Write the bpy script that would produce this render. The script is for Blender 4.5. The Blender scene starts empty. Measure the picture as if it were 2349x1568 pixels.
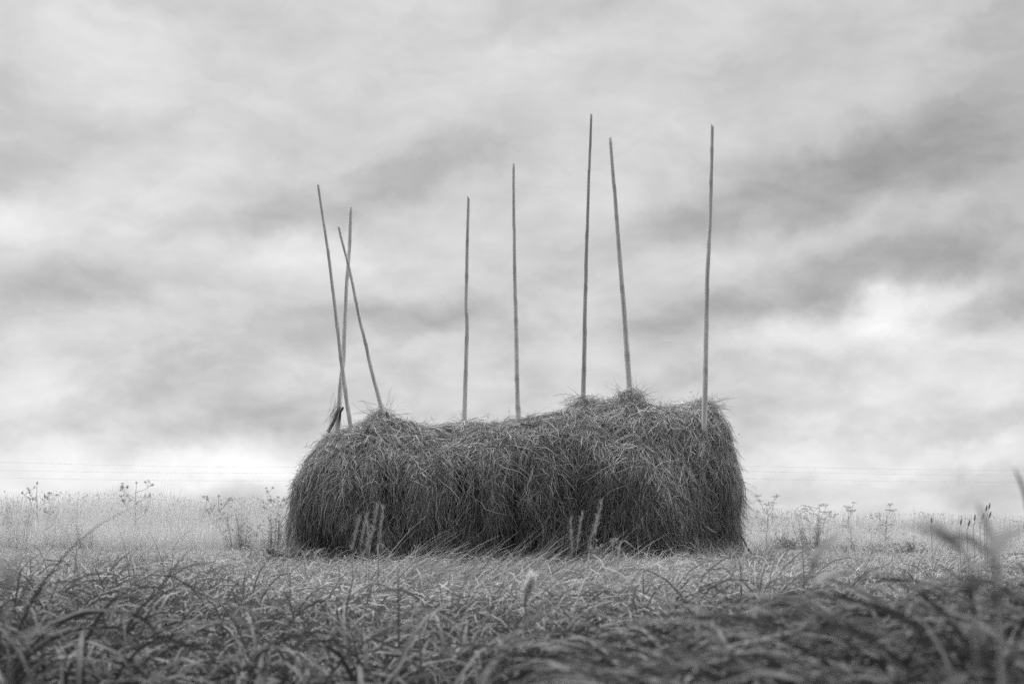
import bpy, math, random
import numpy as np
from mathutils import Vector

R = random.Random(7)
G = np.random.default_rng(11)
scene = bpy.context.scene
COL = scene.collection

# ------------------------------------------------------------------ camera
FPX = 2349 * 50 / 36.0
HORIZON = 1207.0
CAMZ = 0.72
PITCH = math.atan((HORIZON - 784) / FPX)
cam_d = bpy.data.cameras.new("camera")
cam = bpy.data.objects.new("camera", cam_d)
COL.objects.link(cam)
cam.location = (0, 0, CAMZ)
cam.rotation_euler = (math.pi / 2 + PITCH, 0, 0)
cam_d.sensor_width = 36
cam_d.lens = 50
cam_d.clip_start = 0.05
cam_d.clip_end = 4000
cam_d.dof.use_dof = True
cam_d.dof.focus_distance = 18.0
cam_d.dof.aperture_fstop = 4.8
cam_d.dof.aperture_blades = 9
scene.camera = cam

SA, CA = math.sin(PITCH), math.cos(PITCH)


def ray(px, py):
    x = (px - 1174.5) / FPX
    y = -(py - 784) / FPX
    return Vector((x, CA - y * SA, SA + y * CA))


def P(px, py, Y):
    d = ray(px, py)
    k = Y / d.y
    return Vector((d.x * k, Y, CAMZ + d.z * k))


def sky_dir(px, py):
    d = ray(px, py).normalized()
    return math.atan2(d.x, d.y), math.asin(d.z)


# ------------------------------------------------------------------ sky
SUN_EL, SUN_ROT = math.radians(58), math.radians(-25)
world = bpy.data.worlds.new("World")
scene.world = world
world.use_nodes = True
nt = world.node_tree
nt.nodes.clear()
N, L = nt.nodes, nt.links


def nn(kind, **kw):
    n = N.new(kind)
    for k, v in kw.items():
        setattr(n, k, v)
    return n


def sock(s, v):
    if hasattr(v, "is_linked") or hasattr(v, "links"):
        L.new(v, s)
    else:
        s.default_value = v


def mth(op, a, b=None, c=None, clamp=False):
    n = nn("ShaderNodeMath", operation=op, use_clamp=clamp)
    sock(n.inputs[0], a)
    if b is not None:
        sock(n.inputs[1], b)
    if c is not None:
        sock(n.inputs[2], c)
    return n.outputs[0]


tc = nn("ShaderNodeTexCoord")
sep = nn("ShaderNodeSeparateXYZ")
L.new(tc.outputs["Generated"], sep.inputs[0])
az = mth("ARCTAN2", sep.outputs[0], sep.outputs[1])
el = mth("ARCSINE", sep.outputs[2])
comb = nn("ShaderNodeCombineXYZ")
L.new(az, comb.inputs[0])
L.new(el, comb.inputs[1])


def vmath(op, a, b):
    n = nn("ShaderNodeVectorMath", operation=op)
    sock(n.inputs[0], a)
    sock(n.inputs[1], b)
    return n.outputs[0]


def noise(vec, scale, detail=4, rough=0.5, dist=0.0):
    n = nn("ShaderNodeTexNoise")
    L.new(vec, n.inputs["Vector"])
    n.inputs["Scale"].default_value = scale
    n.inputs["Detail"].default_value = detail
    n.inputs["Roughness"].default_value = rough
    n.inputs["Distortion"].default_value = dist
    return n


w1 = noise(comb.outputs[0], 9.0, 5, 0.55)
warp = vmath("MULTIPLY", vmath("SUBTRACT", w1.outputs["Color"], (0.5, 0.5, 0.5)), (0.085, 0.05, 0.0))
w2 = noise(comb.outputs[0], 34.0, 4, 0.6)
warp2 = vmath("MULTIPLY", vmath("SUBTRACT", w2.outputs["Color"], (0.5, 0.5, 0.5)), (0.036, 0.024, 0.0))
vec = vmath("ADD", vmath("ADD", comb.outputs[0], warp), warp2)

# soft cloud banks: direction of the centre (as seen in the photograph), half sizes, slant in degrees, amount
CLOUDS = [
    # dark banks
    (790, 455, 330, 75, 14, -0.135), (1040, 350, 260, 70, 22, -0.05), (520, 470, 200, 60, 12, -0.05),
    (1930, 410, 470, 110, 12, -0.075), (2290, 300, 430, 170, 8, -0.12), (1750, 470, 320, 60, 12, -0.07), (1560, 500, 200, 55, 14, -0.07),
    (1860, 650, 420, 60, 10, -0.14), (2320, 715, 150, 55, 4, -0.20), (2330, 560, 240, 80, 8, -0.10),
    (1640, 720, 190, 40, 8, -0.06), (960, 735, 170, 50, 8, -0.12), (1140, 690, 130, 45, 10, -0.05),
    (110, 685, 240, 60, 8, -0.12), (400, 640, 190, 45, 14, -0.05), (620, 800, 320, 70, 14, -0.085),
    (560, 960, 330, 50, 10, -0.12), (250, 1000, 150, 40, 6, -0.03), (2330, 30, 200, 90, 20, -0.18),
    (1850, 110, 330, 75, 14, -0.09), (1300, 15, 240, 45, 8, -0.09), (40, 330, 170, 130, 0, -0.06),
    (1850, 900, 170, 35, 8, -0.05), (1720, 1010, 220, 40, 8, -0.08), (2260, 960, 160, 35, 8, -0.09),
    (2000, 1130, 260, 30, 8, -0.06), (1620, 850, 120, 40, 4, -0.02), (2280, 1075, 180, 28, 6, -0.06),
    (1980, 480, 650, 250, 8, -0.06),
    # bright gaps
    (260, 60, 190, 100, 0, 0.09), (330, 190, 150, 60, 20, 0.06), (30, 490, 150, 70, 0, 0.13), (360, 470, 240, 70, 14, 0.08),
    (640, 590, 180, 60, 6, 0.12), (860, 610, 150, 60, 10, 0.06), (90, 830, 150, 90, 10, 0.07), (1290, 450, 180, 70, 14, 0.04),
    (150, 1000, 280, 45, 10, 0.15), (330, 1070, 480, 65, 4, 0.20), (560, 1090, 300, 45, 4, 0.08), (1950, 1060, 420, 90, 4, 0.07),
    (2060, 730, 160, 45, 14, 0.20), (1800, 770, 220, 40, 10, 0.11), (2050, 850, 220, 60, 14, 0.11),
    (2230, 900, 160, 55, 10, 0.09), (1900, 960, 220, 35, 14, 0.09), (2200, 1030, 190, 30, 12, 0.11), (1790, 560, 300, 40, 10, 0.05),
    (1800, 1070, 160, 40, 0, 0.08), (2150, 1110, 160, 22, 12, 0.05), (2020, 210, 300, 45, 14, 0.05),
    (1200, 90, 260, 60, 8, 0.04), (1100, 180, 300, 50, 8, 0.03),
]
total = None
for (px, py, rx, ry, ang, amp) in CLOUDS:
    a0, e0 = sky_dir(px, py)
    mp = nn("ShaderNodeMapping", vector_type="TEXTURE")
    L.new(vec, mp.inputs["Vector"])
    mp.inputs["Location"].default_value = (a0, e0, 0)
    mp.inputs["Rotation"].default_value = (0, 0, math.radians(ang))
    mp.inputs["Scale"].default_value = (rx / FPX, ry / FPX, 1)
    dt = nn("ShaderNodeVectorMath", operation="DOT_PRODUCT")
    L.new(mp.outputs[0], dt.inputs[0])
    L.new(mp.outputs[0], dt.inputs[1])
    ex = mth("POWER", 0.36788, mth("POWER", dt.outputs["Value"], 1.5 if amp < 0 else 1.15))
    total = mth("MULTIPLY", ex, amp * (1.0 if amp < 0 else 1.15)) if total is None else mth("MULTIPLY_ADD", ex, amp * (1.0 if amp < 0 else 1.15), total)

# streaky detail following the wind
stv = nn("ShaderNodeMapping", vector_type="POINT")
L.new(vec, stv.inputs["Vector"])
stv.inputs["Rotation"].default_value = (0, 0, math.radians(-13))
stv.inputs["Scale"].default_value = (1.0, 2.6, 1.0)
s1 = noise(stv.outputs[0], 6.0, 7, 0.55, 0.3)
s2 = noise(stv.outputs[0], 20.0, 8, 0.56, 0.5)
total = mth("MULTIPLY_ADD", mth("SUBTRACT", s1.outputs["Fac"], 0.5), 0.27, total)
total = mth("MULTIPLY_ADD", mth("SUBTRACT", s2.outputs["Fac"], 0.5), 0.15, total)
puv = nn("ShaderNodeMapping", vector_type="POINT")
L.new(comb.outputs[0], puv.inputs["Vector"])
puv.inputs["Rotation"].default_value = (0, 0, math.radians(-12))
puv.inputs["Scale"].default_value = (1.0, 1.9, 1.0)
s3 = noise(puv.outputs[0], 15.0, 9, 0.53, 0.25)
low = nn("ShaderNodeMapRange", interpolation_type="SMOOTHSTEP")      # small broken cloud shows best low down
L.new(el, low.inputs[0])
low.inputs[1].default_value = math.radians(2)
low.inputs[2].default_value = math.radians(18)
low.inputs[3].default_value = 0.62
low.inputs[4].default_value = 0.20
total = mth("MULTIPLY_ADD", mth("SUBTRACT", s3.outputs["Fac"], 0.49), low.outputs[0], total)
base = mth("ADD", total, 0.635)
# brighter zenith of an overcast sky, boosted, and rear sky dimmed to shape light
up = nn("ShaderNodeMapRange", interpolation_type="SMOOTHSTEP")
L.new(el, up.inputs[0])
up.inputs[1].default_value = math.radians(23)
up.inputs[2].default_value = math.radians(62)
up.inputs[3].default_value = 1.0
up.inputs[4].default_value = 7.2
back = nn("ShaderNodeMapRange", interpolation_type="SMOOTHSTEP")
L.new(sep.outputs[1], back.inputs[0])
back.inputs[1].default_value = 0.35
back.inputs[2].default_value = -0.5
back.inputs[3].default_value = 1.0
back.inputs[4].default_value = 0.12
lum = mth("MULTIPLY", mth("MULTIPLY", mth("MAXIMUM", base, 0.05), up.outputs[0]), back.outputs[0])
nish = nn("ShaderNodeTexSky", sky_type="NISHITA", sun_disc=False)
nish.sun_elevation = SUN_EL
nish.sun_rotation = SUN_ROT
bw = nn("ShaderNodeRGBToBW")
L.new(nish.outputs[0], bw.inputs[0])
lum = mth("MULTIPLY_ADD", bw.outputs[0], 0.004, lum)      # the little that comes through the cloud
bg = nn("ShaderNodeBackground")
L.new(lum, bg.inputs["Color"])
bg.inputs["Strength"].default_value = 1.0
wo = nn("ShaderNodeOutputWorld")
L.new(bg.outputs[0], wo.inputs[0])
world.cycles.sampling_method = 'MANUAL'
world.cycles.sample_map_resolution = 512

sun_d = bpy.data.lights.new("sun", "SUN")
sun_d.energy = 1.5
sun_d.angle = math.radians(35)
sun = bpy.data.objects.new("sun", sun_d)
COL.objects.link(sun)
sun.location = (0, 0, 50)
sdir = Vector((math.sin(SUN_ROT) * math.cos(SUN_EL), math.cos(SUN_ROT) * math.cos(SUN_EL), math.sin(SUN_EL)))
sun.rotation_euler = sdir.to_track_quat('Z', 'Y').to_euler()

scene.view_settings.view_transform = 'Standard'
scene.view_settings.look = 'None'
scene.view_settings.exposure = 0
scene.view_settings.gamma = 1
scene.cycles.max_bounces = 6
scene.cycles.diffuse_bounces = 3
scene.cycles.transmission_bounces = 3
scene.cycles.glossy_bounces = 2
scene.cycles.use_denoising = False


# ------------------------------------------------------------------ helpers
def tag(o, label=None, cat=None, group=None, kind=None):
    if label: o["label"] = label
    if cat: o["category"] = cat
    if group: o["group"] = group
    if kind: o["kind"] = kind
    return o


def grey(name, lo, hi, transl=0.0, rough=0.7, spec=0.2, nscale=None, namt=0.0, stretch=(1, 1, 1)):
    """grey procedural material; the mesh attribute 'tint' (0..1) runs from lo to hi"""
    m = bpy.data.materials.new(name)
    m.use_nodes = True
    t = m.node_tree
    t.nodes.clear()
    out = t.nodes.new("ShaderNodeOutputMaterial")
    at = t.nodes.new("ShaderNodeAttribute")
    at.attribute_name = "tint"
    mr = t.nodes.new("ShaderNodeMapRange")
    t.links.new(at.outputs["Fac"], mr.inputs[0])
    mr.inputs[3].default_value = lo
    mr.inputs[4].default_value = hi
    mr.clamp = False
    c = mr.outputs[0]
    if nscale:
        tx = t.nodes.new("ShaderNodeTexCoord")
        mp = t.nodes.new("ShaderNodeMapping")
        mp.inputs["Scale"].default_value = stretch
        t.links.new(tx.outputs["Object"], mp.inputs[0])
        ns = t.nodes.new("ShaderNodeTexNoise")
        ns.inputs["Scale"].default_value = nscale
        ns.inputs["Detail"].default_value = 6
        t.links.new(mp.outputs[0], ns.inputs["Vector"])
        m2 = t.nodes.new("ShaderNodeMapRange")
        t.links.new(ns.outputs["Fac"], m2.inputs[0])
        m2.inputs[1].default_value = 0.3
        m2.inputs[2].default_value = 0.7
        m2.inputs[3].default_value = 1 - namt
        m2.inputs[4].default_value = 1 + namt
        mu = t.nodes.new("ShaderNodeMath")
        mu.operation = "MULTIPLY"
        t.links.new(c, mu.inputs[0])
        t.links.new(m2.outputs[0], mu.inputs[1])
        c = mu.outputs[0]
    pb = t.nodes.new("ShaderNodeBsdfPrincipled")
    t.links.new(c, pb.inputs["Base Color"])
    pb.inputs["Roughness"].default_value = rough
    pb.inputs["Specular IOR Level"].default_value = spec
    if transl:
        tr = t.nodes.new("ShaderNodeBsdfTranslucent")
        t.links.new(c, tr.inputs["Color"])
        mx = t.nodes.new("ShaderNodeMixShader")
        mx.inputs[0].default_value = transl
        t.links.new(pb.outputs[0], mx.inputs[1])
        t.links.new(tr.outputs[0], mx.inputs[2])
        t.links.new(mx.outputs[0], out.inputs[0])
    else:
        t.links.new(pb.outputs[0], out.inputs[0])
    return m


def link_mesh(name, verts, quads, tint, mat, parent=None, smooth=True):
    verts = np.ascontiguousarray(verts, dtype=np.float32)
    quads = np.ascontiguousarray(quads, dtype=np.int32)
    me = bpy.data.meshes.new(name)
    nq = len(quads)
    me.vertices.add(len(verts))
    me.vertices.foreach_set("co", verts.ravel())
    me.loops.add(nq * 4)
    me.loops.foreach_set("vertex_index", quads.ravel())
    me.polygons.add(nq)
    me.polygons.foreach_set("loop_start", np.arange(0, nq * 4, 4, dtype=np.int32))
    me.polygons.foreach_set("loop_total", np.full(nq, 4, dtype=np.int32))
    me.polygons.foreach_set("use_smooth", np.full(nq, smooth, dtype=bool))
    a = me.attributes.new("tint", 'FLOAT', 'POINT')
    a.data.foreach_set("value", np.ascontiguousarray(tint, dtype=np.float32))
    me.materials.append(mat)
    me.update()
    me.validate()
    o = bpy.data.objects.new(name, me)
    COL.objects.link(o)
    if parent:
        o.parent = parent
    return o


class Geo:
    """collects ribbons, tubes and grids into one mesh"""

    def __init__(self):
        self.v, self.q, self.t, self.n = [], [], [], 0

    def add(self, v, q, t):
        self.v.append(np.asarray(v, float).reshape(-1, 3))
        self.q.append(np.asarray(q, int).reshape(-1, 4) + self.n)
        self.t.append(np.asarray(t, float).ravel())
        self.n += len(self.v[-1])

    def ribbons(self, pts, side, width, tint):
        """pts (n,k,3); side (n,3) or (n,k,3); width (n,k); tint (n,)"""
        n, k, _ = pts.shape
        if side.ndim == 2:
            side = np.repeat(side[:, None, :], k, 1)
        h = side * (width[..., None] * 0.5)
        v = np.stack([pts - h, pts + h], 2).reshape(-1, 3)
        b = (np.arange(n) * k * 2)[:, None] + (np.arange(k - 1) * 2)[None, :]
        q = np.stack([b, b + 1, b + 3, b + 2], -1).reshape(-1, 4)
        self.add(v, q, np.repeat(tint, k * 2))

    def tube(self, pts, radii, sides=6, tint=0.5, cut=0.0):
        pts = [Vector(p) for p in pts]
        k = len(pts)
        V = []
        T = []
        for i, p in enumerate(pts):
            d = (pts[min(i + 1, k - 1)] - pts[max(i - 1, 0)]).normalized()
            ref = Vector((0, 1, 0)) if abs(d.y) < 0.9 else Vector((1, 0, 0))
            u = d.cross(ref).normalized()
            w = d.cross(u).normalized()
            for s in range(sides):
                a = 2 * math.pi * s / sides
                c = p + (u * math.cos(a) + w * math.sin(a)) * radii[i]
                if i == k - 1 and cut:
                    c = c + d * (cut * math.cos(a + 0.4))
                V.append(c)
                T.append(tint[i] if hasattr(tint, "__len__") else tint)
        q = []
        for i in range(k - 1):
            for s in range(sides):
                s2 = (s + 1) % sides
                q.append((i * sides + s, i * sides + s2, (i + 1) * sides + s2, (i + 1) * sides + s))
        # end caps as quad fans around a centre
        for base_i in (0, k - 1):
            V.append(sum((V[base_i * sides + s] for s in range(sides)), Vector()) / sides)
            T.append(T[base_i * sides])
            c = len(V) - 1
            for s in range(0, sides, 2):
                q.append((c, base_i * sides + s, base_i * sides + (s + 1) % sides, base_i * sides + (s + 2) % sides))
        self.add([tuple(x) for x in V], q, T)

    def build(self, name, mat, parent=None, origin=None):
        v = np.concatenate(self.v)
        if origin is not None:
            v = v - np.array(origin)
        o = link_mesh(name, v, np.concatenate(self.q), np.concatenate(self.t), mat, parent)
        if origin is not None and parent is None:
            o.location = origin
        return o


def empty(name, loc, label, cat, group=None):
    o = bpy.data.objects.new(name, None)
    o.empty_display_size = 0.1
    COL.objects.link(o)
    o.location = loc
    return tag(o, label, cat, group)


def hash3(ix, iy, iz):
    h = (ix * 374761393 + iy * 668265263 + iz * 2147483647 * 3 + 974711) & 0xFFFFFFFF
    h = ((h ^ (h >> 13)) * 1274126177) & 0xFFFFFFFF
    h = ((h ^ (h >> 16)) * 2246822519) & 0xFFFFFFFF
    return ((h ^ (h >> 15)) & 0xFFFF) / 65535.0


def vnoise(x, y, z=0.0):
    x, y = np.asarray(x, float), np.asarray(y, float)
    z = np.zeros_like(x) + z
    ix, iy, iz = (np.floor(c).astype(np.int64) for c in (x, y, z))
    fx, fy, fz = x - ix, y - iy, z - iz
    fx, fy, fz = (f * f * (3 - 2 * f) for f in (fx, fy, fz))
    r = 0
    for a in (0, 1):
        for b in (0, 1):
            for c in (0, 1):
                w = (fx if a else 1 - fx) * (fy if b else 1 - fy) * (fz if c else 1 - fz)
                r = r + w * hash3(ix + a, iy + b, iz + c)
    return r


def fbm(x, y, z=0.0, o=3):
    s, a, t = 0, 1.0, 0
    for i in range(o):
        f = 2.0 ** i
        s = s + a * vnoise(x * f + 17.3 * i, y * f - 9.1 * i, np.asarray(z) * f)
        t += a
        a *= 0.5
    return s / t


def norm(a):
    return a / np.maximum(np.linalg.norm(a, axis=-1, keepdims=True), 1e-9)


def blades(geo, root, azim, length, lean, bend, width, tint, k=6, power=1.0, wprof=None, twist=0.6, roll=0.8):
    """arching blades: angle from vertical = lean + bend*s**power"""
    n = len(root)
    s = np.linspace(0, 1, k)
    mid = (s[1:] + s[:-1]) / 2
    th = lean[:, None] + bend[:, None] * mid[None, :] ** power
    ds = (length / (k - 1))[:, None]
    dirh = np.stack([np.cos(azim), np.sin(azim)], -1)
    hx = np.concatenate([np.zeros((n, 1)), np.cumsum(np.sin(th) * ds, 1)], 1)
    hz = np.concatenate([np.zeros((n, 1)), np.cumsum(np.cos(th) * ds, 1)], 1)
    pts = np.empty((n, k, 3))
    pts[..., 0] = root[:, None, 0] + hx * dirh[:, None, 0]
    pts[..., 1] = root[:, None, 1] + hx * dirh[:, None, 1]
    pts[..., 2] = root[:, None, 2] + hz
    tw = azim + np.pi / 2 + G.normal(0, twist, n)
    side = np.stack([np.cos(tw), np.sin(tw), G.normal(0, roll, n)], -1)
    if wprof is None:
        wprof = np.clip(np.interp(s, [0, 0.25, 0.6, 1], [0.55, 1.0, 0.85, 0.06]), 0, 1)
    geo.ribbons(pts, norm(side), width[:, None] * wprof[None, :], tint)


# ------------------------------------------------------------------ ground
M_soil = grey("soil", 0.02, 0.05, rough=0.95, nscale=3.0, namt=0.5)
XS = np.unique(np.concatenate([np.linspace(-1800, -60, 14), np.linspace(-60, 60, 61), np.linspace(60, 1800, 14)]))
YS = np.unique(np.concatenate([np.linspace(-300, -6, 8), np.linspace(-6, 60, 67), np.linspace(60, 2500, 16)]))
gx, gy = np.meshgrid(XS, YS, indexing="ij")


def ground_z(x, y):
    x, y = np.asarray(x, float), np.asarray(y, float)
    near = np.clip(1 - np.abs(y - 8) / 40, 0, 1)
    return (fbm(x * 0.35, y * 0.35, 0.0, 2) - 0.5) * 0.10 * near


gz = ground_z(gx, gy)
gv = np.stack([gx, gy, gz], -1).reshape(-1, 3)
ni, nj = gx.shape
ii, jj = np.meshgrid(np.arange(ni - 1), np.arange(nj - 1), indexing="ij")
b = (ii * nj + jj).ravel()
link_mesh("ground", gv, np.stack([b, b + nj, b + nj + 1, b + 1], -1), np.full(len(gv), 0.5), M_soil)["kind"] = "structure"

# ------------------------------------------------------------------ haystack
YH = 18.6
ridge_px = [(655, 1255), (656, 1215), (659, 1165), (665, 1115), (674, 1080), (690, 1048), (712, 1022), (745, 986), (800, 961),
            (848, 957), (880, 962), (905, 966), (945, 976), (1000, 969), (1065, 964), (1130, 965), (1185, 950),
            (1260, 935), (1310, 926), (1345, 921), (1395, 925), (1440, 921), (1480, 922), (1520, 924), (1550, 920),
            (1590, 919), (1620, 916), (1642, 931), (1663, 971), (1682, 1019), (1697, 1070), (1705, 1120), (1708, 1180), (1709, 1255)]
rx = np.array([P(a, b_, YH).x for a, b_ in ridge_px])
rz = np.array([P(a, b_, YH).z for a, b_ in ridge_px])
X0, X1 = rx[0], rx[-1]
XC, HL = (X0 + X1) / 2, (X1 - X0) / 2
NU, NT = 260, 110
su = np.linspace(-1, 1, NU)
v_ = np.sin(su * np.pi / 2)
v_ = np.sign(v_) * np.minimum(np.abs(v_), 1)
ux = XC + HL * v_
Hs = np.interp(ux, rx, rz)
Hs = np.maximum(Hs - 0.10 * np.clip(Hs - 0.8, 0, 1), 0.25)
rx_shrink = 0.965
ux = XC + HL * rx_shrink * v_
Wd = 1.2 * np.maximum(1 - np.abs(v_) ** 2.8, 0.0) ** (1 / 2.6)
Wd = np.maximum(Wd, 0.015)
# narrow tufts of hay pulled up round the poles
peaks = [(876, 0.24, 0.12), (1338, 0.17, 0.13), (1445, 0.24, 0.12), (1622, 0.16, 0.11)]
pk = sum(h * np.exp(-np.abs((ux - P(px, 930, YH).x) / w) ** 1.15) for px, h, w in peaks)
ph = np.linspace(0, np.pi, NT)
# resample the section by arc length
sec_y = np.array([0.74, 0.84, 0.93, 0.985, 1.0, 0.975, 0.90, 0.77, 0.58, 0.36, 0.15, 0.0])
sec_z = np.array([0.0, 0.13, 0.27, 0.40, 0.50, 0.60, 0.70, 0.80, 0.885, 0.95, 0.985, 1.0])
full_y = np.concatenate([-sec_y, sec_y[-2::-1]])
full_z = np.concatenate([sec_z, sec_z[-2::-1]])
sl = np.concatenate([[0], np.cumsum(np.hypot(np.diff(full_y) * 0.6, np.diff(full_z)))])
sq = np.linspace(0, sl[-1], NT)
sy, sz = np.interp(sq, sl, full_y), np.interp(sq, sl, full_z)
UX, SY = np.meshgrid(ux, sy, indexing="ij")
SZ = np.repeat(sz[None, :], NU, 0)
HY = SY * Wd[:, None]
HZ = SZ * Hs[:, None] + pk[:, None] * np.exp(-(HY / 0.20) ** 2)
HP = np.stack([UX, HY + YH, HZ], -1)


def grid_normals(Pg):
    du = np.gradient(Pg, axis=0)
    dv = np.gradient(Pg, axis=1)
    n = norm(np.cross(dv, du))
    c = Pg - np.array([XC, YH, 0.6])
    s = np.sign((n * c).sum(-1, keepdims=True))
    s[s == 0] = 1
    return n * s


HN = grid_normals(HP)
px_, py_, pz_ = HP[..., 0], HP[..., 1], HP[..., 2]
lump = (fbm(px_ * 1.5, pz_ * 1.1 + py_ * 0.8, py_ * 1.2, 3) - 0.5) * 0.44
lump += (fbm(px_ * 5.0, pz_ * 2.2, py_ * 2.0 + 5, 3) - 0.5) * 0.20
edge = np.clip(np.minimum(pz_ / 0.3, 1), 0, 1) * np.clip(1.25 - SZ * 0.75, 0.25, 1)
HP = HP + HN * ((lump - 0.05) * edge)[..., None]
HN = grid_normals(HP)

M_core = grey("hay_core", 0.02, 0.05, rough=1.0, spec=0.0, nscale=14, namt=0.5, stretch=(3, 3, 0.6))  # near-black core paints the deep shade between the locks
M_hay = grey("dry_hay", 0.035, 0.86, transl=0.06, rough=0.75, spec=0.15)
hay = Geo()

# strands laid on the surface
DU = np.linalg.norm(np.gradient(HP, axis=0), axis=-1)
DV = np.linalg.norm(np.gradient(HP, axis=1), axis=-1)
area = DU * DV
area_w = area * np.where(HN[..., 1] > 0.25, 0.45, 1.0)
cdf = np.cumsum(area_w.ravel())
cdf /= cdf[-1]


def sampleg(Gd, u, t):
    u = np.clip(u, 0, NU - 1.001)
    t = np.clip(t, 0, NT - 1.001)
    i, j = u.astype(int), t.astype(int)
    fu, ft = (u - i), (t - j)
    if Gd.ndim == 3:
        fu, ft = fu[..., None], ft[..., None]
    return (Gd[i, j] * (1 - fu) * (1 - ft) + Gd[i + 1, j] * fu * (1 - ft) + Gd[i, j + 1] * (1 - fu) * ft + Gd[i + 1, j + 1] * fu * ft)


def hay_strands(n, lmin, lmax, spread, lift, wmin, wmax, k=6, tint=None, sel=None, tip=0.4):
    idx = np.searchsorted(cdf, G.random(n))
    u = idx // NT + G.random(n) - 0.5
    t = idx % NT + G.random(n) - 0.5
    if sel is not None:
        p0 = sampleg(HP, u, t)
        keep = sel(p0, sampleg(HN, u, t))
        u, t = u[keep], t[keep]
        n = len(u)
    # the hay hangs in locks with gaps between them
    p0 = sampleg(HP, u, t)
    lock = fbm(p0[:, 0] * 7.5 + p0[:, 1] * 3, p0[:, 2] * 1.5, p0[:, 1] * 2.0, 2)
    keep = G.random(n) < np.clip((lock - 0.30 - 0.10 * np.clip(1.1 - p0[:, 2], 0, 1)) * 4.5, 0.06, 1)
    u, t, lock = u[keep], t[keep], lock[keep]
    n = len(u)
    ln = lmin + (lmax - lmin) * G.random(n) ** 1.5
    nz = sampleg(HN, u, t)[:, 2]
    p0 = sampleg(HP, u, t)
    flat = np.clip((nz - 0.25) / 0.6, 0, 1)
    swirl = (fbm(p0[:, 0] * 1.3, p0[:, 2] * 1.6 + 30, p0[:, 1], 2) - 0.5) * 2.2
    th = G.normal(0, 1, n) * (spread + 0.75 * flat) + swirl * (0.22 + 0.9 * flat)
    th = th + (fbm(p0[:, 0] * 4.0 + 9, p0[:, 2] * 2.2, p0[:, 1] * 2.0, 2) - 0.5) * 1.5 * (1 - 0.6 * flat)
    wild = G.random(n) < 0.06
    th = np.where(wild, G.uniform(-1.6, 1.6, n), th)
    # lean of the strand towards the ends of the stack
    ve = (p0[:, 0] - XC) / HL
    th = th + 0.55 * np.sign(ve) * np.abs(ve) ** 2.5
    pts = np.empty((n, k, 3))
    cu, ct = u.copy(), t.copy()
    down = np.where(t < NT / 2, -1.0, 1.0)
    for i in range(k):
        f = i / (k - 1)
        nrm = sampleg(HN, cu, ct)
        off = lift * ((0.2 + 0.5 * G.random(n)) * (0.3 + 1.7 * lock) if i == 0 else prev)
        if i == 0:
            prev = off / lift
            tipoff = G.random(n) ** 2 * tip
        pts[:, i] = sampleg(HP, cu, ct) + nrm * (off + tipoff * f * f * 0.12)[:, None]
        st = ln / (k - 1)
        ang = th * (1 - 0.45 * f)
        cu = cu + np.sin(ang) * st / np.maximum(sampleg(DU, cu, ct), 0.004)
        ct = ct + down * np.cos(ang) * st / np.maximum(sampleg(DV, cu, ct), 0.004)
        cu = np.clip(cu, 0, NU - 1.01)
        ct = np.clip(ct, 0.0, NT - 1.01)
    pts[..., 2] = np.maximum(pts[..., 2], 0.01 + 0.03 * G.random((n, 1)))
    pts += G.normal(0, 0.010, pts.shape)
    d = norm(pts[:, -1] - pts[:, 0])
    rnd = norm(G.normal(0, 1, (n, 3)) * 0.9 + sampleg(HN, u, t))
    side = norm(np.cross(d, rnd))
    w = G.uniform(wmin, wmax, n)
    wp = np.interp(np.linspace(0, 1, k), [0, 0.2, 0.8, 1], [0.5, 1, 0.8, 0.15])
    tt = np.clip(G.beta(2.0, 3.0, n) if tint is None else G.normal(tint, 0.08, n), 0, 1)
    # patches of fresher and older, browner hay
    tt = np.clip(tt * (0.55 + 0.9 * fbm(p0[:, 0] * 1.1 + 4, p0[:, 2] * 1.4, p0[:, 1] * 0.8, 3)), 0, 1)
    hay.ribbons(pts, side, w[:, None] * wp[None, :], tt)


hay_strands(70000, 0.20, 0.7, 0.14, 0.03, 0.004, 0.008, tint=0.03)     # hay underneath, tinted dark to paint shade into the gaps
hay_strands(80000, 0.18, 0.8, 0.17, 0.08, 0.003, 0.008)
hay_strands(34000, 0.10, 0.55, 0.48, 0.13, 0.003, 0.007, tip=1.0)
hay_strands(26000, 0.03, 0.09, 0.9, 0.11, 0.005, 0.011, k=3)          # broken leaf and chaff
hay_strands(1600, 0.25, 0.7, 0.7, 0.12, 0.004, 0.006, tint=0.85, tip=1.2)
hay_strands(9000, 0.15, 0.5, 0.9, 0.07, 0.003, 0.006, sel=lambda p, n: n[:, 2] > 0.5)


# stray stalks that stand off the outline
def strays(n, centre, spread, updir, lmin, lmax, jitter, w=(0.003, 0.006), k=4, tint=(0.2, 0.7)):
    p0 = np.array(centre) + G.normal(0, 1, (n, 3)) * np.array(spread)
    d = norm(np.array(updir) + G.normal(0, jitter, (n, 3)))
    ln = G.uniform(lmin, lmax, n)
    pts = np.empty((n, k, 3))
    p = p0
    for i in range(k):
        pts[:, i] = p
        d = norm(d + G.normal(0, 0.12, (n, 3)) + np.array([0, 0, -0.12]))
        p = p + d * (ln / (k - 1))[:, None]
    side = norm(np.cross(d, G.normal(0, 1, (n, 3))))
    wd = G.uniform(w[0], w[1], n)[:, None] * np.linspace(1, 0.4, k)[None, :]
    hay.ribbons(pts, side, wd, G.uniform(tint[0], tint[1], n))


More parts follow.
